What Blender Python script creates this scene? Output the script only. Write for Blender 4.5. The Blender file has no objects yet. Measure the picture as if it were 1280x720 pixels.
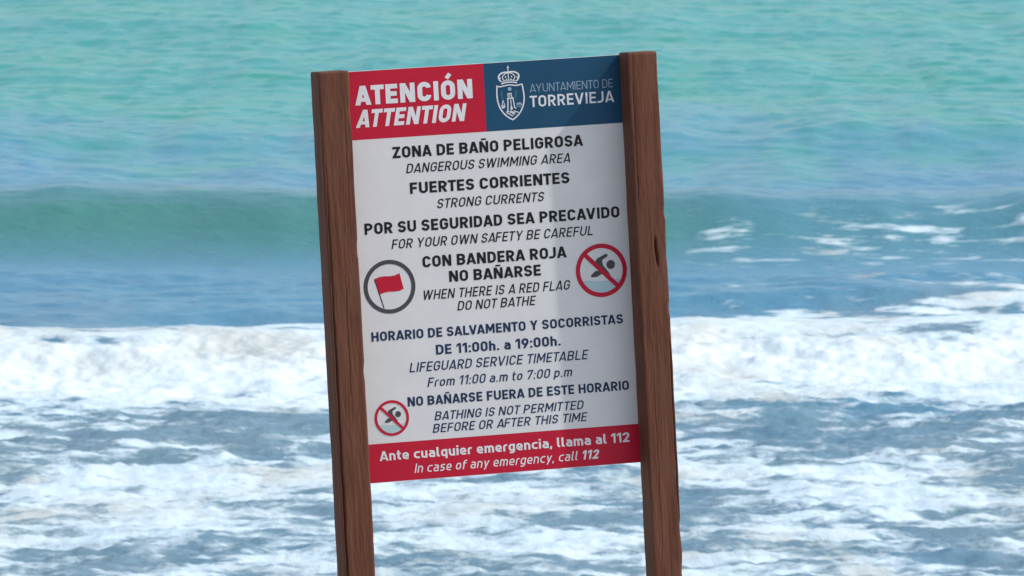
import bpy, bmesh, math, random
import numpy as np
from mathutils import Matrix, Vector

random.seed(7)
SC = bpy.context.scene
COL = SC.collection
R = math.radians

# ------------------------------------------------------------------ camera
CAM_H = 8.5
cam_d = bpy.data.cameras.new("camera")
cam = bpy.data.objects.new("camera", cam_d)
COL.objects.link(cam)
cam.location = (0, 0, CAM_H)
cam.rotation_euler = (R(90 - 4.3), 0, 0)
cam_d.sensor_width = 36
VF = R(4.2)
cam_d.lens = 18 / (math.tan(VF / 2) * 16 / 9)
cam_d.clip_start = 0.5
cam_d.clip_end = 20000
cam_d.dof.use_dof = True
cam_d.dof.focus_distance = 22.0
cam_d.dof.aperture_fstop = 30
SC.camera = cam

# ------------------------------------------------------------------ light
SUN_EL = 50.0
SUN_AZ = (0.997, -0.06)            # horizontal direction towards the sun: from the right, a little in front of the board
world = bpy.data.worlds.new("World")
SC.world = world
world.use_nodes = True
wn = world.node_tree
sky = wn.nodes.new('ShaderNodeTexSky')
sky.sky_type = 'NISHITA'
sky.sun_disc = False
sky.sun_elevation = R(SUN_EL)
sky.sun_rotation = math.atan2(SUN_AZ[0], SUN_AZ[1])
sky.air_density = 1.0
sky.dust_density = 1.6
sky.ozone_density = 1.0
bg = wn.nodes['Background']
bg.inputs['Strength'].default_value = 0.15
wn.links.new(sky.outputs[0], bg.inputs['Color'])

sun_d = bpy.data.lights.new("sun", 'SUN')
sun_d.energy = 2.0
sun_d.angle = R(1.5)
sun_d.color = (1.0, 0.965, 0.915)
sun = bpy.data.objects.new("sun", sun_d)
COL.objects.link(sun)
n_ = math.hypot(*SUN_AZ)
sv = Vector((math.cos(R(SUN_EL)) * SUN_AZ[0] / n_, math.cos(R(SUN_EL)) * SUN_AZ[1] / n_, math.sin(R(SUN_EL))))
sun.rotation_euler = sv.to_track_quat('Z', 'Y').to_euler()
sun.location = (30, 0, 40)

SC.view_settings.view_transform = 'Standard'
SC.view_settings.look = 'None'
SC.view_settings.exposure = 0.32
SC.view_settings.gamma = 1.0

# ------------------------------------------------------------------ node helpers
class NT:
    def __init__(s, name):
        s.m = bpy.data.materials.new(name)
        s.m.use_nodes = True
        s.t = s.m.node_tree
        s.b = s.t.nodes['Principled BSDF']
        s.out = s.t.nodes['Material Output']
    def n(s, kind, **kw):
        o = s.t.nodes.new(kind)
        for k, v in kw.items():
            setattr(o, k, v)
        return o
    def put(s, sock, v):
        if isinstance(v, bpy.types.NodeSocket):
            s.t.links.new(v, sock)
        else:
            if hasattr(sock.default_value, '__len__') and not hasattr(v, '__len__'):
                v = (v, v, v)
            if hasattr(v, '__len__') and len(sock.default_value) == 4 and len(v) == 3:
                v = (*v, 1)
            sock.default_value = v
    def math(s, op, a, b=0.0, c=0.0, clamp=False):
        o = s.n('ShaderNodeMath', operation=op, use_clamp=clamp)
        s.put(o.inputs[0], a); s.put(o.inputs[1], b); s.put(o.inputs[2], c)
        return o.outputs[0]
    def coords(s, scale=(1, 1, 1), loc=(0, 0, 0)):
        tc = s.n('ShaderNodeTexCoord')
        mp = s.n('ShaderNodeMapping')
        mp.inputs['Scale'].default_value = scale
        mp.inputs['Location'].default_value = loc
        s.t.links.new(tc.outputs['Object'], mp.inputs['Vector'])
        return mp.outputs[0]
    def noise(s, vec, scale, detail=3, rough=0.55, dist=0.0):
        o = s.n('ShaderNodeTexNoise')
        s.t.links.new(vec, o.inputs['Vector'])
        o.inputs['Scale'].default_value = scale
        o.inputs['Detail'].default_value = detail
        o.inputs['Roughness'].default_value = rough
        o.inputs['Distortion'].default_value = dist
        return o.outputs[0]
    def ramp(s, fac, a, b, lo=0.0, hi=1.0, smooth=True):
        o = s.n('ShaderNodeMapRange', interpolation_type='SMOOTHSTEP' if smooth else 'LINEAR')
        s.put(o.inputs['Value'], fac)
        for k, v in zip(('From Min', 'From Max', 'To Min', 'To Max'), (a, b, lo, hi)):
            s.put(o.inputs[k], v)
        return o.outputs[0]
    def mix(s, fac, a, b):
        o = s.n('ShaderNodeMix', data_type='RGBA')
        s.put(o.inputs[0], fac); s.put(o.inputs[6], a); s.put(o.inputs[7], b)
        return o.outputs[2]
    def bump(s, h, strength, dist, normal=None):
        o = s.n('ShaderNodeBump')
        s.put(o.inputs['Height'], h)
        o.inputs['Strength'].default_value = strength
        o.inputs['Distance'].default_value = dist
        if normal is not None:
            s.t.links.new(normal, o.inputs['Normal'])
        return o.outputs[0]
    def set(s, **kw):
        for k, v in kw.items():
            s.put(s.b.inputs[k.replace('_', ' ')], v)
        return s.m

def print_mat(name, col, wear=0.06, rough=0.42):
    m = NT(name)
    v = m.coords()
    f = m.ramp(m.noise(v, 9, 5, .6), .35, .75, 1.0 - wear, 1.0 + wear * .3)
    g = m.ramp(m.noise(v, 140, 3, .6), .3, .7, 1.0 - wear * .5, 1.0)
    o = m.n('ShaderNodeMix', data_type='RGBA', blend_type='MULTIPLY')
    o.inputs[0].default_value = 1.0
    m.put(o.inputs[6], col)
    cb = m.n('ShaderNodeCombineColor')
    k = m.math('MULTIPLY', f, g)
    for i in range(3):
        m.put(cb.inputs[i], k)
    m.t.links.new(cb.outputs[0], o.inputs[7])
    return m.set(Base_Color=o.outputs[2], Roughness=rough, Specular_IOR_Level=.22)

M_WHITE = print_mat("white_board_enamel", (.755, .755, .745), .05)
M_RED = print_mat("red_print", (.58, .011, .040), .08)
M_BLUE = print_mat("blue_print", (.012, .078, .155), .08)
M_INK = print_mat("black_print", (.013, .013, .016), .1)
M_NAVY = print_mat("navy_print", (.016, .036, .095), .1)
M_GREY = print_mat("grey_print", (.075, .075, .08), .08)
M_LETTER = print_mat("white_print", (.82, .82, .83), .05)
M_PALE = print_mat("pale_blue_print", (.34, .45, .56), .05)
M_AQUA = print_mat("aqua_print", (.47, .63, .65), .05)
M_BACK = print_mat("grey_board_back", (.4, .4, .4), .1)

def wood_mat():
    m = NT("stained_pine")
    tc = m.n('ShaderNodeTexCoord'); oi = m.n('ShaderNodeObjectInfo')
    add = m.n('ShaderNodeVectorMath', operation='ADD')
    m.t.links.new(tc.outputs['Object'], add.inputs[0])
    sc = m.n('ShaderNodeVectorMath', operation='SCALE')
    cb = m.n('ShaderNodeCombineXYZ')
    for i in range(3):
        m.t.links.new(oi.outputs['Random'], cb.inputs[i])
    m.t.links.new(cb.outputs[0], sc.inputs[0]); sc.inputs['Scale'].default_value = 37
    m.t.links.new(sc.outputs[0], add.inputs[1])
    def sv_(s):
        mp = m.n('ShaderNodeMapping'); mp.inputs['Scale'].default_value = s
        m.t.links.new(add.outputs[0], mp.inputs['Vector']); return mp.outputs[0]
    fine = m.noise(sv_((1, 1, .035)), 210, 4, .6, .4)
    band = m.noise(sv_((1, 1, .05)), 42, 3, .55, 1.2)
    patch = m.noise(sv_((1, 1, .45)), 9, 3, .5)
    c = m.mix(m.ramp(band, .3, .7), (.105, .036, .020), (.182, .069, .037))
    c = m.mix(m.ramp(fine, .45, .72, 0, .38), c, (.045, .019, .012))
    c = m.mix(m.ramp(patch, .45, .72, 0, .5), c, (.165, .070, .042))
    h = m.math('ADD', m.math('MULTIPLY', fine, .5), band)
    return m.set(Base_Color=c, Roughness=.7, Specular_IOR_Level=.25, Normal=m.bump(h, .55, .0015))
M_WOOD = wood_mat()

def tag(o, label=None, cat=None, kind=None, group=None):
    if label: o['label'] = label
    if cat: o['category'] = cat
    if kind: o['kind'] = kind
    if group: o['group'] = group
    return o

def link(name, me, mat, parent=None):
    o = bpy.data.objects.new(name, me)
    COL.objects.link(o)
    for m in (mat if isinstance(mat, (list, tuple)) else [mat]):
        me.materials.append(m)
    if parent: o.parent = parent
    return o

# ------------------------------------------------------------------ numpy noise
def vnoise(x, y, seed=0):
    xi = np.floor(x).astype(np.int64); yi = np.floor(y).astype(np.int64)
    xf = x - xi; yf = y - yi
    u = xf * xf * xf * (xf * (xf * 6 - 15) + 10); v = yf * yf * yf * (yf * (yf * 6 - 15) + 10)
    def g(a, b):
        h = (a * 374761393 + b * 668265263 + seed * 974634777) & 0xffffffff
        h = ((h ^ (h >> 13)) * 1274126177) & 0xffffffff
        h = h ^ (h >> 16)
        an = (h & 0xffff) / 65536.0 * 2 * np.pi
        return np.cos(an), np.sin(an)
    def d(a, b, dx, dy):
        gx, gy = g(a, b); return gx * dx + gy * dy
    n00 = d(xi, yi, xf, yf); n10 = d(xi + 1, yi, xf - 1, yf)
    n01 = d(xi, yi + 1, xf, yf - 1); n11 = d(xi + 1, yi + 1, xf - 1, yf - 1)
    return ((n00 * (1 - u) + n10 * u) * (1 - v) + (n01 * (1 - u) + n11 * u) * v) * 1.5
def fbm(x, y, octv=4, seed=0, gain=.5):
    s = 0; a = 1.0
    for i in range(octv):
        s = s + a * vnoise(x * 2 ** i, y * 2 ** i, seed + i * 17); a *= gain
    return s
def sstep(x, a, b):
    t = np.clip((x - a) / (b - a), 0, 1); return t * t * (3 - 2 * t)

def grid_mesh(name, X, Y, Z, attrs=None):
    ny, nx = Z.shape
    me = bpy.data.meshes.new(name)
    co = np.stack([X, Y, Z], -1).reshape(-1, 3).astype(np.float32)
    idx = np.arange(ny * nx).reshape(ny, nx)
    q = np.stack([idx[:-1, :-1], idx[:-1, 1:], idx[1:, 1:], idx[1:, :-1]], -1).reshape(-1, 4)
    me.vertices.add(len(co)); me.vertices.foreach_set('co', co.ravel())
    me.loops.add(q.size); me.loops.foreach_set('vertex_index', q.ravel().astype(np.int32))
    me.polygons.add(len(q))
    me.polygons.foreach_set('loop_start', (np.arange(len(q)) * 4).astype(np.int32))
    me.polygons.foreach_set('loop_total', np.full(len(q), 4, np.int32))
    me.polygons.foreach_set('use_smooth', np.ones(len(q), bool))
    for k, v in (attrs or {}).items():
        a = me.attributes.new(k, 'FLOAT', 'POINT')
        a.data.foreach_set('value', v.astype(np.float32).ravel())
    me.update(calc_edges=True)
    return me

def growing(start, end, step, g):
    out = [start]; s = step
    while (out[-1] < end) if end > start else (out[-1] > end):
        s *= g; out.append(out[-1] + (s if end > start else -s))
    return out[1:]

# ------------------------------------------------------------------ the sea
def build_sea():
    xs = np.arange(-12, 12.001, .036)
    xs = np.concatenate([growing(-12, -4000, .036, 1.22)[::-1], xs, growing(12, 4000, .036, 1.22)])
    ys = [np.arange(74, 94, .07), np.arange(94, 101, .04), np.arange(101, 116, .11), np.arange(116, 125, .075)]
    y = 125.0; far = []
    while y < 235:
        far.append(y); y += y * y / (CAM_H * 9818) * .85
    ys = np.concatenate([growing(74, 44, .07, 1.2)[::-1], *ys, far, growing(far[-1], 12000, .5, 1.2)])
    X, Y = np.meshgrid(xs, ys)
    near = 1 - sstep(np.abs(X), 60, 400) * 1.0
    near = near * (1 - sstep(Y, 500, 1500))
    Z = np.zeros_like(X)
    # swell rows running to the shore: (distance of crest, height, face length, back length)
    wob = fbm(X / 9, Y / 30, 3, 3)
    def swell(y0, h, front, back, seed, bend=1.0, hv=.35):
        yc = y0 + bend * fbm(X / 11, X * 0, 3, seed) + .25 * fbm(X / 2.2, X * 0, 3, seed + 5)
        hh = h * (1 + hv * fbm(X / 5, X * 0 + 3.3, 4, seed + 9))
        d = Y - yc
        return hh * np.where(d < 0, np.exp(-(d / front) ** 2), np.exp(-(d / back) ** 2)), d
    s1, d1 = swell(122.3, .76, 2.8, 7.0, 11, 1.3, .22)
    Z += s1
    Z += swell(138, .22, 4.0, 7, 23, 2.2, .8)[0]
    Z += swell(146, .34, 3.2, 7, 27, 2.5, .8)[0]
    Z += swell(157, .30, 6, 9, 31, 3, .5)[0]
    Z += swell(176, .34, 7, 10, 37, 4, .5)[0]
    Z += swell(199, .34, 8, 12, 41, 4, .5)[0]
    Z += swell(222, .34, 8, 12, 47, 4, .5)[0]
    right = sstep(X, .5, 3.0)
    Z += swell(108.6, .30, 1.1, 3.0, 53, .8, .5)[0] * (.25 + .75 * right)
    Z += swell(114.0, .08, 1.2, 2.5, 59, .8, .6)[0]
    # open-water chop: wind ripples with crests mostly along x
    farz = sstep(Y, 97, 103)
    chop = .042 * fbm(X / 4.2, Y / 2.2, 4, 61, .52) + .03 * fbm(X / 1.1 + .4 * Y, Y / .9, 3, 67, .55)
    calm = 1 - .75 * np.exp(-((Y - 119.5) / 3.0) ** 2)
    chop = chop + .05 * np.exp(-((Y - 111) / 5) ** 2) * fbm(X / 2.8, Y / 1.0, 4, 63, .6)
    Z += farz * chop * calm * (1.0 + .5 * sstep(Y, 130, 180))
    # the broken bore
    yb = 96.2 + .12 * X + 1.2 * fbm(X / 4, X * 0, 3, 71) + .6 * fbm(X / 1.1, X * 0, 4, 73) - .05 * X * 0
    db = Y - yb
    hb = .57 * (1 + .10 * fbm(X / 3, X * 0, 3, 77)) * 1.0
    dsm = Y - (96.2 + .12 * X + 1.0 * fbm(X / 6, X * 0, 2, 71) + .5 * fbm(X / 1.6, Y / 1.2, 4, 75, .55))
    ramp_ = sstep(dsm, -.8, 3.0)
    bore = hb * ramp_ * np.where(dsm > 3.0, np.exp(-((dsm - 3.0) / 3.4) ** 2), 1)
    onb = np.exp(-((db - 1.4) / 1.7) ** 2)
    lumps = np.abs(fbm(X / .7, Y / .6, 5, 79, .62)) * .05 + fbm(X / 2.6, Y / 1.4, 4, 83) * .06
    Z += bore + onb * lumps
    # shallow churned water in front of the bore
    fore = 1 - sstep(db, -.6, .4)
    ridg = .09 * (1 - np.abs(fbm(X / 3.2 + 5, Y / 1.1, 4, 89, .55)) * 1.6)
    Z += fore * (ridg + .055 * fbm(X / 1.0, Y / .36, 5, 97, .62))
    Z = Z * near
    # how much froth floats where
    cov = np.zeros_like(X)
    f0 = fbm(X / 2.6, Y / 3.2, 3, 101)
    cov_fore = .57 + .20 * f0 + .16 * fbm(X / 1.3, Y / .55, 4, 113, .6) + .30 * np.exp(-((db + .8) / 1.7) ** 2) - .12 * np.exp(-((Y - 90.5) / 2.2) ** 2) - .13 * np.exp(-((Y - 93.0) / 2.2) ** 2) * sstep(X, 1.5, 5) + .10 * np.exp(-((Y - 82.5) / 2.5) ** 2) * sstep(-X, -6, 2)
    back = 5.2 + 1.1 * fbm(X / 2.5, X * 0, 4, 103) + 1.2 * sstep(X, 2.0, 5.5)
    body = sstep(db + .5 * fbm(X / .8, Y / .4, 4, 115), -.5, .9) * (1 - sstep(db, back - 1.3, back + .5))
    crumb = fbm(X / 2.2, Y / .45, 5, 107, .6)
    dens = 1.18 - .48 * sstep(db + 1.0 * fbm(X / 2.6, X * 0, 3, 109), 1.3, 3.0) + .30 * crumb * sstep(db, 1.0, 2.4) - .45 * np.clip(-crumb - .15, 0, 1) * (1 - sstep(db, .0, .9))
    cov = cov_fore * (1 - body) * (1 - sstep(db, .8, 1.8)) + body * dens
    # scattered streaks behind the bore, mostly on the right
    trail = (np.exp(-((Y - 112) / 5.5) ** 2) * .41 + np.exp(-((Y - 120) / 3.2) ** 2) * .40) * sstep(X, 1.0, 3.2)
    trail += np.exp(-((Y - 106.2 - .35 * (X - 2) - .8 * fbm(X / 2, X * 0, 3, 111)) / 1.1) ** 2) * (.33 + .5 * fbm(X / 1.6, Y / .5, 4, 117, .6)) * sstep(X, 1.8, 4.0)
    trail += np.exp(-((Y - 103.5) / 2.5) ** 2) * .16
    trail += np.exp(-((Y - 152) / 6) ** 2) * .20 * sstep(X, 4.0, 7)
    trail = trail * (1 + .25 * f0 + .35 * fbm(X / 1.5, Y / .7, 4, 119, .6))
    cov = np.maximum(cov, trail)
    # body of the wave where clean steep water stands up
    face = np.exp(-((d1 + 1.9) / 3.0) ** 2) * (1 - .55 * sstep(X, 1.5, 4.5))
    me = grid_mesh("sea", X, Y, Z, {'froth': cov, 'face': face})

    m = NT("sea_water")
    v = m.coords()
    def attr(n):
        a = m.n('ShaderNodeAttribute', attribute_name=n); return a.outputs['Fac']
    sep = m.n('ShaderNodeSeparateXYZ'); m.t.links.new(v, sep.inputs[0])
    y = sep.outputs['Y']
    # colour of the water itself: sandy blue-grey inshore, turquoise over the clean sand further out
    n1 = m.noise(m.coords((.22, .06, 1)), 1, 4, .6)
    yy = m.math('ADD', y, m.math('MULTIPLY', m.math('SUBTRACT', n1, .5), 60))
    shore = m.mix(m.ramp(yy, 92, 112), (.19, .30, .34), (.095, .28, .375))
    col = m.mix(m.ramp(yy, 126, 165), shore, (.052, .35, .285))
    n2 = m.noise(m.coords((.35, .12, 1), (3, 7, 0)), 1, 4, .6)
    col = m.mix(m.ramp(n2, .42, .66, 0, .55), col, m.mix(m.ramp(yy, 120, 150), (.10, .24, .33), (.04, .35, .21)))
    col = m.mix(m.math('MULTIPLY', attr('face'), .92), col, (.055, .225, .165))
    # froth: lace thresholded by coverage
    wv = m.coords((.52, .9, .5))
    warp = m.n('ShaderNodeTexNoise'); m.t.links.new(wv, warp.inputs['Vector'])
    warp.inputs['Scale'].default_value = 1.3; warp.inputs['Detail'].default_value = 3
    wadd = m.n('ShaderNodeVectorMath', operation='MULTIPLY_ADD')
    m.t.links.new(warp.outputs['Color'], wadd.inputs[0]); wadd.inputs[1].default_value = (.55, .55, .2)
    m.t.links.new(wv, wadd.inputs[2])
    wv2 = wadd.outputs[0]
    big = m.noise(wv2, 1.75, 7, .66)
    vor = m.n('ShaderNodeTexVoronoi', feature='DISTANCE_TO_EDGE')
    m.t.links.new(wv2, vor.inputs['Vector']); vor.inputs['Scale'].default_value = 2.2
    lace = m.ramp(vor.outputs['Distance'], 0, .25, .06, -.03)
    streak = m.noise(m.coords((.75, 2.4, 1)), 2.1, 6, .7, .3)
    big = m.math('ADD', m.math('MULTIPLY', m.math('SUBTRACT', big, .5), .85), m.math('MULTIPLY', m.math('SUBTRACT', streak, .5), .62))
    crumbs = m.noise(m.coords((.55, 1.6, 1), (2, 5, 1)), 5.0, 5, .7, .4)
    big = m.math('ADD', big, m.math('MULTIPLY', m.math('SUBTRACT', crumbs, .5), .52))
    fsum = m.math('ADD', m.math('ADD', big, attr('froth')), lace)
    foam = m.ramp(fsum, .43, .70)
    foam = m.math('MULTIPLY', foam, m.ramp(attr('froth'), .25, .62, .42, 1.0))
    fine = m.noise(m.coords((1, .7, 1)), 9, 5, .65)
    foam = m.math('MULTIPLY', foam, m.ramp(m.math('ADD', fine, m.math('MULTIPLY', foam, .6)),   .4, .8, .55, 1.0), clamp=True)
    thick = m.ramp(attr('froth'), .7, 1.1)
    foamc = m.mix(thick, (.66, .78, .80), (.77, .85, .835))
    # murky churn tint under thin froth
    n3 = m.noise(m.coords((.5, .3, 1), (9, 2, 0)), 1, 3, .6)
    foamc = m.mix(m.ramp(n3, .5, .7, 0, .7), foamc, (.56, .58, .50))
    base = m.mix(foam, col, foamc)
    rough = m.ramp(foam, 0, .6, .22, .9)
    # relief below the mesh resolution
    rip = m.noise(m.coords((1, 1.3, 1)), 5.5, 5, .62, .4)
    rip2 = m.noise(m.coords((1, 1.2, 1), (4, 4, 4)), 1.6, 4, .6, .3)
    nb = m.bump(rip2, .5, .10)
    nb = m.bump(rip, .55, .05, nb)
    nb = m.bump(foam, .5, .03, nb)
    m.set(Base_Color=base, Roughness=rough, IOR=1.333, Normal=nb)
    o = link("sea", me, m.m)
    tag(o, kind='structure')
build_sea()

# ------------------------------------------------------------------ the shore under the sign
def build_shore():
    xs = np.concatenate([growing(-20, -4000, .4, 1.4)[::-1], np.arange(-20, 20.01, .4), growing(20, 4000, .4, 1.4)])
    ys = np.concatenate([growing(-6, -3000, .5, 1.4)[::-1], np.arange(-6, 60, .35), growing(60, 90, .5, 1.3)])
    X, Y = np.meshgrid(xs, ys)
    prof = np.interp(Y, [-3000, -2, 8, 18, 24, 29, 34, 44, 55, 75, 100], [6.9, 6.9, 6.3, 5.45, 5.15, 4.0, 2.3, .9, -.35, -1.2, -1.8])
    Z = prof + .10 * fbm(X / 3, Y / 3, 4, 5) * (1 - sstep(Y, 40, 60))
    me = grid_mesh("beach", X, Y, Z)
    m = NT("pale_sand")
    v = m.coords()
    a = m.noise(v, .6, 4, .6); b = m.noise(v, 60, 4, .7)
    c = m.mix(m.ramp(a, .3, .7), (.36, .29, .20), (.45, .37, .27))
    c = m.mix(m.ramp(b, .4, .75, 0, .5), c, (.25, .20, .14))
    m.set(Base_Color=c, Roughness=.95, Normal=m.bump(m.noise(v, 14, 6, .65), .6, .04))
    tag(link("beach", me, m.m), kind='structure')
build_shore()

# ------------------------------------------------------------------ the sign
S = bpy.data.objects.new("warning_sign", None)
COL.objects.link(S)
YAW, LEAN, TILT = R(17), 0.04691, -0.02618
ORG = Vector((-0.05554, 22.0, 6.90070))
rot = Matrix.Rotation(YAW, 4, 'Z') @ Matrix.Rotation(-LEAN, 4, 'Y') @ Matrix.Rotation(TILT, 4, 'X')
BASE = 1.80                                          # the sign's origin sits at the foot, this far below the board's centre
S.matrix_world = Matrix.Translation(ORG) @ rot @ Matrix.Translation((0, 0, -BASE))
tag(S, "red, white and blue swimming warning board between two brown wooden posts before the surf", "sign")
OFF = Vector((0, 0, BASE))

REC = .085
def build_post(x0, x1, top, lean_edge, seed, cracks):
    """square timber with rounded arrises, a wandering outline, checks and a knot hole"""
    W = x1 - x0; D = REC
    r = .006; nst = 46
    prof = []                                       # (x, y) round the section, front face finely divided
    for i in range(nst + 1):
        prof.append((x0 + r + (W - 2 * r) * i / nst, -D - .001, 'f'))
    def arc(cx, cy, a0):
        for k in range(1, 5):
            a = a0 + math.pi / 2 * k / 5
            prof.append((cx + r * math.cos(a), cy + r * math.sin(a), 'c'))
    arc(x1 - r, -D + r - .001, -math.pi / 2)
    for i in range(9):
        prof.append((x1, -D + r + (D - 2 * r - .001) * i / 8, 'r'))
    arc(x1 - r, -r - .001, 0)
    for i in range(9):
        prof.append((x1 - r - (W - 2 * r) * i / 8, -.001, 'b'))
    arc(x0 + r, -r - .001, math.pi / 2)
    for i in range(25):
        prof.append((x0, -r - .001 - (D - 2 * r) * i / 24, 'l'))
    arc(x0 + r, -D + r - .001, math.pi)
    P = np.array([(p[0], p[1]) for p in prof])
    zb = -BASE - .25
    zs = np.concatenate([np.arange(zb, -.95, .03), np.arange(-.95, top - .006, .006), [top - .006, top - .003, top - .001, top]])
    shrink = np.zeros(len(zs)); shrink[-3:] = [.0006, .0016, .0038]
    cx, cy = (x0 + x1) / 2, -D / 2
    X = np.repeat(P[None, :, 0], len(zs), 0); Y = np.repeat(P[None, :, 1], len(zs), 0)
    Z = np.repeat(zs[:, None], len(P), 1)
    X = cx + (X - cx) * (1 - shrink[:, None] / (W / 2)); Y = cy + (Y - cy) * (1 - shrink[:, None] / (D / 2))
    # wander and hewn unevenness (back face kept flat against the board)
    fr = np.clip(-Y / D, 0, 1)
    X += .0007 * vnoise(Z * 3.1, Z * 0 + seed) + .0010 * vnoise(Z * 11, X * 30, seed + 2)
    Y += fr * (.0010 * vnoise(Z * 4, X * 25, seed + 3) + .0006 * vnoise(Z * 24, X * 160, seed + 4))
    # chips along the two front arrises
    for ex, sgn in ((x0, 1), (x1, -1)):
        near = np.exp(-((X - ex) / .006) ** 2) * np.exp(-((Y + D) / .012) ** 2)
        chip = np.clip(vnoise(Z * 13, Z * 0 + ex * 50, seed + 6) - .35, 0, 1) * .007
        X += sgn * near * chip; Y += near * chip
    for (cxx, z0, z1, wd, dp, fa, drift) in cracks:
        if fa == 'f':
            cl = cxx + drift * (Z - z0) + .0022 * vnoise(Z * 16, Z * 0, seed + 8) + .0008 * vnoise(Z * 60, Z * 0, seed + 9)
            en = np.clip(np.minimum(Z - z0, z1 - Z) / (.25 * (z1 - z0)), 0, 1) ** .6
            Y += dp * en * np.exp(-((X - cl) / (wd * (.35 + .65 * en))) ** 2) * (Y < -D * .9)
        else:
            cl = cxx + drift * (Z - z0) + .002 * vnoise(Z * 14, Z * 0, seed + 8)
            en = np.clip(np.minimum(Z - z0, z1 - Z) / (.2 * (z1 - z0)), 0, 1) ** .6
            X += dp * en * np.exp(-((Y - cl) / wd) ** 2) * (X < x0 + .004)
    me = bpy.data.meshes.new("post")
    n = len(P); nz = len(zs)
    V = [tuple(v) for v in np.stack([X, Y, Z + BASE], -1).reshape(-1, 3)]
    F = [(i * n + j, i * n + (j + 1) % n, (i + 1) * n + (j + 1) % n, (i + 1) * n + j) for i in range(nz - 1) for j in range(n)]
    F.append(tuple((nz - 1) * n + j for j in range(n)))
    F.append(tuple(j for j in range(n - 1, -1, -1)))
    me.from_pydata(V, [], F)
    me.polygons.foreach_set('use_smooth', [len(p.vertices) == 4 for p in me.polygons])
    return link("post", me, M_WOOD, S)

build_post(-.4995, -.4105, .5835, 0, 3, [(-.4935, -2.2, .36, .0022, .011, 'f', .0008), (-.455, -.42, .10, .0010, .003, 'f', .004), (-.430, .05, .5, .0009, .002, 'f', -.002)])
build_post(.4045, .4905, .5835, 0, 9, [(.4610, -.025, .065, .0030, .016, 'f', -.05), (.4850, -.75, -.22, .0016, .010, 'f', -.002), (.430, -.9, -.3, .0010, .0025, 'f', .003), (.4135, .1, .56, .0010, .003, 'f', .001)])

def box_mesh(name, x0, x1, y0, y1, z0, z1, bev=.0):
    bm = bmesh.new()
    bmesh.ops.create_cube(bm, size=1)
    for v in bm.verts:
        v.co = Vector((x0 + (v.co.x + .5) * (x1 - x0), y0 + (v.co.y + .5) * (y1 - y0), z0 + (v.co.z + .5) * (z1 - z0)))
    if bev: bmesh.ops.bevel(bm, geom=list(bm.edges), offset=bev, segments=2, affect='EDGES')
    me = bpy.data.meshes.new(name); bm.to_mesh(me); bm.free()
    return me

PX0, PX1, PZ0, PZ1 = -.452, .447, -.5775, .5772
board = link("board", box_mesh("board", PX0, PX1, .0, .004, PZ0 + BASE, PZ1 + BASE, .0006), M_WHITE, S)

def flat(name, polys, mat, layer, parent=None):
    """printed shapes: polygons given in board coordinates, a hair in front of the board"""
    me = bpy.data.meshes.new(name)
    V = []; F = []
    for k, poly in enumerate(polys):
        lay = layer
        if isinstance(poly, tuple): lay, poly = layer + poly[0], poly[1]
        b = len(V)
        V += [(x, -lay * .00008, z + BASE) for x, z in poly]
        F.append(tuple(range(b, b + len(poly))))
    me.from_pydata(V, [], F)
    bm = bmesh.new(); bm.from_mesh(me)
    bmesh.ops.triangulate(bm, faces=[f for f in bm.faces if len(f.verts) > 4])
    for f in bm.faces:
        f.normal_update()
        if f.normal.y > 0: f.normal_flip()
    bm.to_mesh(me); bm.free()
    return link(name, me, mat, parent or board)

XB = .0045
flat("red_field", [[(PX0 + .002, .385), (XB, .385), (XB, PZ1 - .001), (PX0 + .002, PZ1 - .001)]], M_RED, 3)
flat("blue_field", [[(XB, .385), (PX1 - .002, .385), (PX1 - .002, PZ1 - .001), (XB, PZ1 - .001)]], M_BLUE, 3)
flat("red_band", [[(PX0 + .002, PZ0 + .001), (PX1 - .002, PZ0 + .001), (PX1 - .002, -.468), (PX0 + .002, -.468)]], M_RED, 3)

# ---- lettering: condensed technical sans drawn as strokes, cap height 1
def rpath(pts, closed=False, seg=7):
    n = len(pts); out = []
    for i, p in enumerate(pts):
        x, y = p[0], p[1]; r = p[2] if len(p) > 2 else 0
        if r <= 0 or (not closed and i in (0, n - 1)):
            out.append((x, y)); continue
        a = pts[i - 1]; b = pts[(i + 1) % n]
        va = (a[0] - x, a[1] - y); vb = (b[0] - x, b[1] - y)
        la = math.hypot(*va); lb = math.hypot(*vb)
        ra = 1.0 if (len(a) > 2 and a[2] > 0) else 0; rb = 1.0 if (len(b) > 2 and b[2] > 0) else 0
        r1 = min(r, la / (2 if ra else 1)); r2 = min(r, lb / (2 if rb else 1))
        p0 = (x + va[0] / la * r1, y + va[1] / la * r1); p1 = (x + vb[0] / lb * r2, y + vb[1] / lb * r2)
        for k in range(seg + 1):                    # quarter ellipse between the two tangent points
            t = k / seg * math.pi / 2
            c, s_ = math.cos(t), math.sin(t)
            q = (p0[0] + (p1[0] - x) * (1 - c) * 1.0 + (x - p0[0]) * s_, p0[1] + (p1[1] - y) * (1 - c) + (y - p0[1]) * s_)
            if not out or math.hypot(out[-1][0] - q[0], out[-1][1] - q[1]) > 1e-4: out.append(q)
    return out

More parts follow.
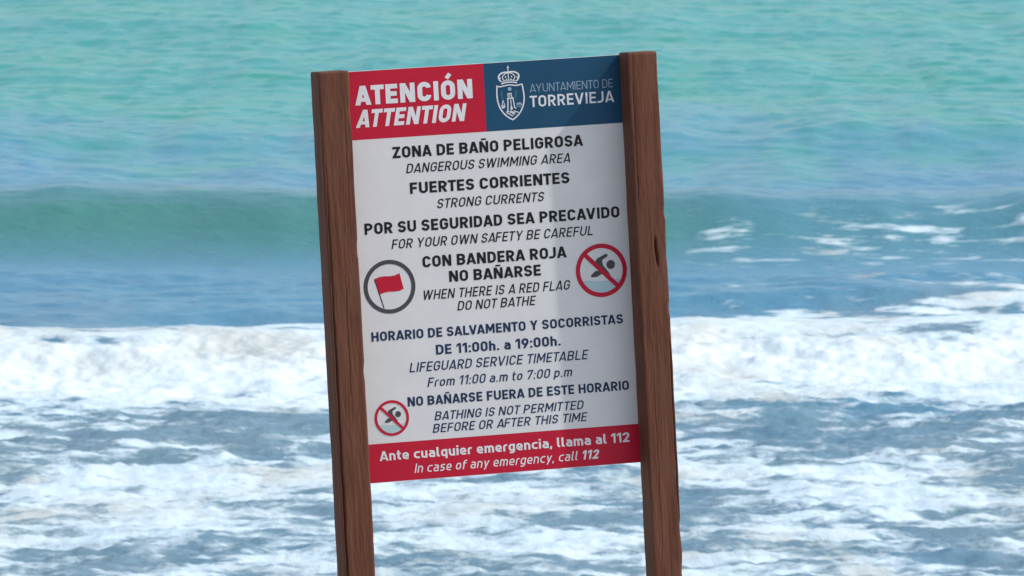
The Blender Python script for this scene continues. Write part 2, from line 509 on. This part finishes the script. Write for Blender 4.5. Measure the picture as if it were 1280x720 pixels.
def ribbon(pts, w, closed=False):
    n = len(pts); L = []; Rr = []
    for i in range(n):
        p = pts[i]
        d = []
        if closed or i > 0:
            q = pts[i - 1]; l = math.hypot(p[0] - q[0], p[1] - q[1]) or 1; d.append(((p[0] - q[0]) / l, (p[1] - q[1]) / l))
        if closed or i < n - 1:
            q = pts[(i + 1) % n]; l = math.hypot(q[0] - p[0], q[1] - p[1]) or 1; d.append(((q[0] - p[0]) / l, (q[1] - p[1]) / l))
        if len(d) == 1: d.append(d[0])
        n1 = (-d[0][1], d[0][0]); n2 = (-d[1][1], d[1][0])
        mx, my = n1[0] + n2[0], n1[1] + n2[1]; ml = math.hypot(mx, my) or 1
        mx /= ml; my /= ml
        k = w / 2 / max(.35, mx * n1[0] + my * n1[1])
        L.append((p[0] + mx * k, p[1] + my * k)); Rr.append((p[0] - mx * k, p[1] - my * k))
    return [[L[i], L[(i + 1) % n], Rr[(i + 1) % n], Rr[i]] for i in range(n if closed else n - 1)]

def clip(poly, x0, x1, y0, y1):
    for ax, val, sg in ((0, x0, 1), (0, x1, -1), (1, y0, 1), (1, y1, -1)):
        out = []
        for i in range(len(poly)):
            a = poly[i - 1]; b = poly[i]
            ia = (a[ax] - val) * sg >= 0; ib = (b[ax] - val) * sg >= 0
            if ia != ib:
                t = (val - a[ax]) / (b[ax] - a[ax])
                out.append((a[0] + (b[0] - a[0]) * t, a[1] + (b[1] - a[1]) * t))
            if ib: out.append(b)
        poly = out
        if len(poly) < 3: return []
    return poly

def glyph(ch, w):
    """-> width, [(path, closed, width, clip box or None)]"""
    h = w / 2; T = 1 - h; B = h
    def S_(p, closed=False, wt=w, box=None): return (p, closed, wt, box)
    def ln(x0, y0, x1, y1, box, wt=w):               # straight stroke run past both ends, then clipped
        l = math.hypot(x1 - x0, y1 - y0); e = .4
        ux, uy = (x1 - x0) / l * e, (y1 - y0) / l * e
        return ([(x0 - ux, y0 - uy), (x1 + ux, y1 + uy)], False, wt, box)
    acc = []
    if ch in 'ÑÓ':
        W, st = glyph({'Ñ': 'N', 'Ó': 'O'}[ch], w)
        acc = [S_([(W * .22, 1.17), (W * .78, 1.17)], wt=w * .7)] if ch == 'Ñ' else [S_([(W * .42, 1.10), (W * .68, 1.34)], wt=w * .85)]
        return W, st + acc
    if ch == 'ñ': pass
    xh = .73; XT = xh - h
    def bowl(W, x0=None):
        r = (W - w) / 2
        return S_([(h, B, r), (W - h, B, r), (W - h, XT, r), (h, XT, r)], True)
    if ch == 'A':
        W = .70 + w * .35; bx = (0, W, 0, 1)
        return W, [ln(h * 1.05, 0, W / 2 - w * .06, 1, bx), ln(W - h * 1.05, 0, W / 2 + w * .06, 1, bx), S_([(W * .2, .16 + h), (W * .8, .16 + h)], wt=w * .86)]
    if ch == 'B':
        W = .56 + w * .5; r = .22
        return W, [S_([(h, B), (h, T), (W - h * 1.1, T, r), (W - h * 1.1, .52, r), (h, .52)]), S_([(h, .52), (W - h, .52, r), (W - h, B, r), (0, B)])]
    if ch == 'C':
        W = .54 + w * .5; r = (W - w) / 2
        return W, [S_([(W - h, .31), (W - h, B, r), (h, B, r), (h, T, r), (W - h, T, r), (W - h, .69)])]
    if ch == 'D':
        W = .56 + w * .5; r = .27
        return W, [S_([(h, B), (W - h, B, r), (W - h, T, r), (h, T)], True)]
    if ch in 'EFL':
        W = .47 + w * .45; st = [S_([(h, 0), (h, 1)])]
        if ch != 'F': st.append(S_([(h, B), (W, B)]))
        if ch != 'L': st += [S_([(h, T), (W, T)]), S_([(h, .5), (W * .93, .5)])]
        return W, st
    if ch == 'G':
        W = .56 + w * .5; r = (W - w) / 2
        return W, [S_([(W - h, .70), (W - h, T, r), (h, T, r), (h, B, r), (W - h, B, r), (W - h, .50), (W * .52, .50)])]
    if ch == 'H':
        W = .58 + w * .5
        return W, [S_([(h, 0), (h, 1)]), S_([(W - h, 0), (W - h, 1)]), S_([(h, .5), (W - h, .5)])]
    if ch == 'I':
        return w, [S_([(h, 0), (h, 1)])]
    if ch == 'J':
        W = .46 + w * .4; r = (W - w) / 2
        return W, [S_([(W - h, 1), (W - h, B, r * 1.4), (0, B)])]
    if ch == 'M':
        W = .74 + w * .5; bx = (0, W, 0, 1)
        return W, [S_([(h, 0), (h, 1)]), S_([(W - h, 0), (W - h, 1)]), ln(h * 1.1, 1, W / 2, .30, (0, W / 2 + .001, .2, 1)), ln(W - h * 1.1, 1, W / 2, .30, (W / 2 - .001, W, .2, 1))]
    if ch == 'N':
        W = .60 + w * .5
        return W, [S_([(h, 0), (h, 1)]), S_([(W - h, 0), (W - h, 1)]), ln(h * 1.15, 1, W - h * 1.15, 0, (0, W, 0, 1))]
    if ch == 'O':
        W = .56 + w * .5; r = (W - w) / 2
        return W, [S_([(h, B, r), (W - h, B, r), (W - h, T, r), (h, T, r)], True)]
    if ch in 'PR':
        W = .54 + w * .5; r = .27
        st = [S_([(h, 0), (h, T), (W - h, T, r), (W - h, .45, r), (h, .45)])]
        if ch == 'R': st.append(ln(W * .50, .45, W - h * .9, 0, (0, W + .03, 0, .46)))
        return W, st
    if ch == 'S':
        W = .52 + w * .5; r = .23
        return W, [S_([(h * .9, .29), (h, B, r), (W - h, B, r), (W - h, .505, r), (h, .505, r), (h, T, r), (W - h, T, r), (W - h, .73)])]
    if ch == 'T':
        W = .56 + w * .3
        return W, [S_([(W / 2, 0), (W / 2, 1)]), S_([(0, T), (W, T)])]
    if ch == 'U':
        W = .58 + w * .5; r = (W - w) / 2
        return W, [S_([(h, 1), (h, B, r), (W - h, B, r), (W - h, 1)])]
    if ch == 'V':
        W = .68 + w * .35; bx = (0, W, 0, 1)
        return W, [ln(h * 1.05, 1, W / 2 - w * .06, 0, bx), ln(W - h * 1.05, 1, W / 2 + w * .06, 0, bx)]
    if ch == 'W':
        W = .96 + w * .5; q = W * .27; bx = (0, W, 0, 1)
        return W, [ln(h, 1, q, 0, (0, W / 2, 0, 1)), ln(W / 2 - w * .05, 1, q, 0, bx), ln(W / 2 + w * .05, 1, W - q, 0, bx), ln(W - h, 1, W - q, 0, bx)]
    if ch == 'Y':
        W = .64 + w * .35
        return W, [ln(h, 1, W / 2, .42, (0, W / 2 + h * .6, .36, 1)), ln(W - h, 1, W / 2, .42, (W / 2 - h * .6, W, .36, 1)), S_([(W / 2, 0), (W / 2, .46)])]
    if ch == 'Z':
        W = .54 + w * .4
        return W, [S_([(0, T), (W, T)]), S_([(0, B), (W, B)]), ln(h * 1.25, B, W - h * 1.25, T, (0, W, 0, 1))]
    if ch == '0':
        W = .50 + w * .5; r = (W - w) / 2
        return W, [S_([(h, B, r), (W - h, B, r), (W - h, T, r), (h, T, r)], True)]
    if ch == '1':
        W = .27 + w * .6
        return W, [S_([(W - h, 0), (W - h, 1)]), ln(0, .74, W - h, 1.0, (0, W - h, .5, 1), w * .95)]
    if ch == '2':
        W = .50 + w * .5; r = (W - w) / 2
        return W, [S_([(h, .70), (h, T, r), (W - h, T, r), (W - h, .60, .16), (h * 1.3, B)]), S_([(0, B), (W, B)])]
    if ch == '7':
        W = .50 + w * .4
        return W, [S_([(0, T), (W, T)]), ln(W * .33, 0, W - h * 1.1, T, (0, W, 0, 1)), S_([(h, .78), (h, 1)])]
    if ch == '9':
        W = .50 + w * .5; r = (W - w) / 2
        return W, [S_([(h, .40, r), (W - h, .40, r), (W - h, T, r), (h, T, r)], True), ln(W * .34, 0, W - h, .55, (0, W, 0, .55))]
    if ch == 'a':
        W = .46 + w * .5; r = .19
        return W, [S_([(w * .4, XT), (W - h, XT, r), (W - h, 0)]), S_([(W - h, .42), (h, .42, .16), (h, B, .16), (W - h, B)])]
    if ch == 'c':
        W = .42 + w * .5; r = (W - w) / 2
        return W, [S_([(W, B), (h, B, r * 1.3), (h, XT, r * 1.3), (W, XT)])]
    if ch == 'e':
        W = .46 + w * .5; r = (W - w) / 2
        return W, [S_([(W * .95, B), (h, B, r * 1.2), (h, XT, r), (W - h, XT, r), (W - h, .34), (h, .34)])]
    if ch == 'f':
        W = .30 + w * .5
        return W, [S_([(h + .06, 0), (h + .06, T, .16), (W + .02, T)]), S_([(-.02, XT), (W, XT)], wt=w * .85)]
    if ch == 'g':
        W = .46 + w * .5; r = (W - w) / 2
        return W, [bowl(W), S_([(W - h, xh), (W - h, -.24 + h, r), (w * .4, -.24 + h)])]
    if ch == 'q':
        W = .46 + w * .5
        return W, [bowl(W), S_([(W - h, xh), (W - h, -.22)])]
    if ch == 'p':
        W = .46 + w * .5
        return W, [bowl(W), S_([(h, xh), (h, -.22)])]
    if ch == 'o':
        W = .46 + w * .5
        return W, [bowl(W)]
    if ch == 'h':
        W = .45 + w * .5; r = (W - w) / 2
        return W, [S_([(h, 0), (h, 1)]), S_([(h, XT), (W - h, XT, r), (W - h, 0)])]
    if ch == 'n':
        W = .45 + w * .5; r = (W - w) / 2
        return W, [S_([(h, 0), (h, xh)]), S_([(h, XT), (W - h, XT, r), (W - h, 0)])]
    if ch == 'm':
        W = .72 + w * .6; r = .18
        return W, [S_([(h, 0), (h, xh)]), S_([(h, XT), (W / 2, XT, r), (W / 2, 0)]), S_([(W / 2, XT), (W - h, XT, r), (W - h, 0)])]
    if ch == 'i':
        return w, [S_([(h, 0), (h, xh)]), S_([(h, .84), (h, .84 + w * .95)])]
    if ch == 'l':
        W = .16 + w * .6
        return W, [S_([(h, 1), (h, B, .12), (W, B)])]
    if ch == 'r':
        W = .27 + w * .5
        return W, [S_([(h, 0), (h, XT, .17), (W, XT)])]
    if ch == 's':
        W = .40 + w * .5; r = .16
        return W, [S_([(0, B), (W - h, B, r), (W - h, .375, r), (h, .375, r), (h, XT, r), (W * .95, XT)])]
    if ch == 't':
        W = .27 + w * .5
        return W, [S_([(h + .05, .95), (h + .05, B, .15), (W, B)]), S_([(-.02, XT), (W, XT)], wt=w * .85)]
    if ch == 'u':
        W = .45 + w * .5; r = (W - w) / 2
        return W, [S_([(h, xh), (h, B, r), (W - h, B, r)]), S_([(W - h, xh), (W - h, 0)])]
    if ch == 'y':
        W = .48 + w * .4
        return W, [ln(h, xh, W / 2, 0, (0, W, 0, xh)), ln(W - h, xh, W * .28, -.24, (0, W, -.24, xh))]
    if ch == '.':
        return w, [S_([(h, 0), (h, w)])]
    if ch == ',':
        return w, [S_([(h, w), (h * .8, 0), (h * .2, -.14)], wt=w * .9)]
    if ch == ':':
        return w, [S_([(h, 0), (h, w)]), S_([(h, .52), (h, .52 + w)])]
    raise ValueError(ch)

def text_line(txt, x0, x1, z, cap, w, mat, italic=False, bold_tail=0, wtail=.2):
    gap = .125 if w > .17 else .16
    if w < .1: gap = .15
    cur = 0; items = []
    for i, ch in enumerate(txt):
        ww = wtail if bold_tail and i >= len(txt) - bold_tail else w
        if ch == ' ': cur += .31; continue
        W, st = glyph(ch, ww)
        pair = txt[i:i + 2]
        tight = -.13 if pair in ('AT', 'TA', 'AV', 'VA', 'AY', 'LV', 'LT', 'AF') else (-.05 if ch in 'AT' or pair[1:] in ('A', 'T', 'Y', 'V', 'J') else 0)
        items.append((cur, W, st, ww)); cur += W + gap + tight
    cur -= gap
    sh = .20 if italic else 0
    sx = (x1 - x0) / (cur + sh * .8)
    print("LINE %-40s stretch %.3f" % (txt, sx / cap))
    polys = []
    for ox, W, st, ww in items:
        for k, (path, closed, wt, box) in enumerate(st):
            pts = rpath(path, closed)
            for q in ribbon(pts, wt, closed):
                q = clip(q, *box) if box else q
                if len(q) < 3: continue
                polys.append((k, [(x0 + (ox + a + sh * b) * sx, z + b * cap) for a, b in q]))
    return flat("lettering", polys, mat, 8)

IT = .138
for row in [
    ("ATENCIÓN", -.3733, -.0306, .4814, .0541, .235, M_LETTER, False),
    ("ATTENTION", -.3753, -.0517, .4190, .0492, .215, M_LETTER, True),
    ("AYUNTAMIENTO DE", .1376, .3823, .4870, .0232, .085, M_PALE, False),
    ("TORREVIEJA", .1356, .3824, .4454, .0316, .155, M_LETTER, False),
    ("ZONA DE BAÑO PELIGROSA", -.2728, .2844, .3275, .0316, .205, M_INK, False),
    ("DANGEROUS SWIMMING AREA", -.2363, .2482, .2832, .0266, IT, M_INK, True),
    ("FUERTES CORRIENTES", -.2277, .2401, .2248, .0316, .205, M_INK, False),
    ("STRONG CURRENTS", -.1526, .1646, .1793, .0264, IT, M_INK, True),
    ("POR SU SEGURIDAD SEA PRECAVIDO", -.3659, .3823, .1192, .0316, .205, M_INK, False),
    ("FOR YOUR OWN SAFETY BE CAREFUL", -.2906, .3042, .0740, .0268, IT, M_INK, True),
    ("CON BANDERA ROJA", -.2025, .2187, .0164, .0316, .205, M_INK, False),
    ("NO BAÑARSE", -.1273, .1421, -.0291, .0311, .205, M_INK, False),
    ("WHEN THERE IS A RED FLAG", -.2090, .2270, -.0746, .0271, IT, M_INK, True),
    ("DO NOT BATHE", -.1084, .1232, -.1110, .0264, IT, M_INK, True),
    ("HORARIO DE SALVAMENTO Y SOCORRISTAS", -.3626, .3765, -.1810, .0266, .195, M_NAVY, False),
    ("DE 11:00h. a 19:00h.", -.1771, .1889, -.2303, .0277, .19, M_NAVY, False),
    ("LIFEGUARD SERVICE TIMETABLE", -.2575, .2689, -.2747, .0268, IT, M_NAVY, True),
    ("From 11:00 a.m to 7:00 p.m", -.2073, .2208, -.3192, .0259, IT, M_NAVY, True),
    ("NO BAÑARSE FUERA DE ESTE HORARIO", -.2676, .3840, -.3698, .0264, .195, M_NAVY, False),
    ("BATHING IS NOT PERMITTED", -.1920, .2487, -.4143, .0248, IT, M_NAVY, True),
    ("BEFORE OR AFTER THIS TIME", -.1990, .2565, -.4488, .0248, IT, M_NAVY, True),
    ("Ante cualquier emergencia, llama al 112", -.3579, .3775, -.5167, .0271, .18, M_LETTER, False),
]:
    text_line(*row)
text_line("In case of any emergency, call 112", -.2585, .2863, -.5573, .0259, .125, M_LETTER, True, 3, .2)

# ---- pictograms
U = .002255                                           # one photo pixel on the board, metres
def circ(cx, cz, r, n=64, a0=0, a1=2 * math.pi):
    return [(cx + r * math.cos(a0 + (a1 - a0) * i / n), cz + r * math.sin(a0 + (a1 - a0) * i / n)) for i in range(n)]
def ring(cx, cz, r, t, n=72):
    return ribbon(circ(cx, cz, r - t / 2, n), t, True)
def bar(x0, z0, x1, z1, t, round_end=True):
    o = ribbon([(x0, z0), (x1, z1)], t)
    return o

fx, fz = -.3022, -.0305
flat("circle_ring", ring(fx, fz, 33.4 * U, 5.2 * U), M_GREY, 8)
def fp(a, b): return (fx + (a - 273) / 4.8 * U / .955, fz - (b - 521) / 4.8 * U + (a - 273) / 4.8 * U * .02)
top_ = [(190, 466), (215, 458), (245, 456), (275, 459), (305, 457), (336, 446)]
bot_ = [(356, 540), (330, 551), (300, 552), (270, 550), (240, 553), (214, 562)]
flat("flag", [[fp(*p) for p in top_ + [(345, 490)] + bot_]], M_RED, 9)
flat("flag_pole", bar(*fp(186, 468), *fp(234, 645), 1.2 * U), M_INK, 8)

def no_swim(cx, cz, r, t, name):
    k = r / 33.5
    g = lambda a, b: (cx + (a - 332) / 8 * U * k, cz - (b - 343) / 8 * U * k)
    flat("water_stripe", [[g(*p) for p in [(128, 440), (200, 436), (300, 452), (400, 448), (500, 440), (528, 430), (505, 500), (460, 545), (400, 575), (330, 585), (270, 572), (220, 540), (175, 500)]]], M_AQUA, 5)
    body = [[g(*p) for p in [(272, 250), (300, 218), (345, 232), (350, 290), (385, 335), (425, 395), (380, 400), (330, 380), (300, 330)]],
            (1, [g(*p) for p in [(285, 225), (380, 182), (400, 182), (406, 200), (395, 212), (330, 248), (300, 262)]]),
            (2, [g(*p) for p in [(218, 392), (268, 345), (330, 345), (350, 370), (285, 405), (228, 408)]])]
    flat("swimmer", body + [(3, circ(*g(433, 291), 45 / 8 * U * k, 32))], M_GREY, 8)
    flat("ban_ring", ring(cx, cz, r * U, t * U) + [(1, q) for q in bar(cx - r * .70 * U, cz + r * .70 * U, cx + r * .70 * U, cz - r * .70 * U, t * U)], M_RED, 12)
no_swim(.3203, -.0270, 33.5, 5.6, 'big')
no_swim(-.3160, -.3984, 22.2, 3.3, 'small')

# ---- town crest, white line drawing
cxx = .0803
def cp(a, b):                                         # drawing grid: x 45..370, y 60..675
    return (cxx + (a - 207) / 9 * U / .955, .4894 - (b - 366) / 9 * U)
def line(pts, t, closed=False):
    return ribbon([cp(*p) for p in rpath(pts, closed, 5)], t / 9 * U, closed)
lay = lambda k, ps: [(k, p) for p in ps]
shield = lay(0, line([(60, 282), (90, 292, 10), (140, 285, 20), (200, 272, 30), (270, 290, 20), (340, 276)], 13))
shield += lay(1, line([(60, 276), (52, 380, 60), (62, 480, 60), (100, 570, 60), (160, 635, 40), (218, 668), (270, 635, 40), (325, 565, 60), (358, 470, 60), (356, 370, 60), (340, 272)], 15))
flat("shield", shield, M_LETTER, 8)
crown = lay(0, line([(110, 262), (150, 248, 20), (200, 244, 20), (250, 248, 20), (285, 260)], 14))
crown += lay(1, line([(112, 240), (150, 228, 20), (200, 222, 20), (250, 228, 20), (285, 238)], 8))
crown += lay(2, line([(108, 235), (75, 195, 30), (95, 150, 40), (150, 128, 40), (192, 135)], 17))
crown += lay(3, line([(285, 235), (318, 190, 30), (300, 148, 40), (240, 125, 40), (192, 135)], 17))
crown += lay(4, line([(145, 228), (118, 190, 20), (150, 150, 30), (190, 138)], 10))
crown += lay(5, line([(245, 228), (272, 188, 20), (240, 150, 30), (194, 138)], 10))
crown += lay(6, line([(192, 60), (192, 228)], 10)) + lay(7, line([(180, 84), (204, 84)], 9))
for k, (a, b) in enumerate([(100, 195), (160, 185), (228, 185), (290, 192), (168, 215), (218, 215)]):
    crown.append((7, circ(*cp(a, b), 9 / 9 * U, 12)))
flat("crown", crown, M_LETTER, 8)
tower = lay(0, line([(175, 430), (168, 560), (150, 590)], 12)) + lay(1, line([(232, 425), (245, 530), (262, 545)], 12))
tower += lay(2, line([(165, 430), (240, 425)], 11)) + lay(3, line([(180, 425), (176, 375), (212, 372), (222, 422)], 10))
tower += lay(4, line([(195, 372), (200, 420)], 8))
tower += [(5, [cp(*p) for p in [(195, 555), (202, 515), (214, 512), (226, 552)]])]
tower += lay(6, line([(206, 440), (208, 515)], 9))
flat("tower_drawing", tower, M_LETTER, 8)
flat("crest_disc", [circ(*cp(200, 322), 22 / 9 * U, 20)], M_PALE, 8)
M_TEAL = print_mat("dull_teal_print", (.05, .14, .20))
flat("pale_band", [(0, q) for q in line([(105, 340), (112, 430)], 22)], M_TEAL, 6)
flat("pale_band", [(0, q) for q in line([(272, 335), (262, 430)], 26)], M_TEAL, 6)
rocks = lay(0, line([(150, 585), (180, 600), (222, 628)], 11)) + lay(1, line([(165, 570), (215, 590), (240, 615)], 10))
rocks += lay(2, line([(195, 565), (250, 600)], 10)) + lay(3, line([(232, 570), (285, 590)], 11))
flat("waves_drawing", rocks, M_LETTER, 8)
boat = [(0, [cp(*p) for p in [(95, 515), (145, 512), (132, 532), (108, 534)]])] + lay(1, line([(120, 445), (104, 505), (136, 503)], 8, True))
flat("boat_drawing", boat, M_LETTER, 8)
salt = [(0, circ(*cp(282, 495), 14 / 9 * U, 12)), (1, circ(*cp(305, 492), 14 / 9 * U, 12)), (2, circ(*cp(322, 502), 11 / 9 * U, 12))] + lay(3, line([(265, 520), (335, 530)], 8))
flat("salt_heaps", salt, M_PALE, 8)
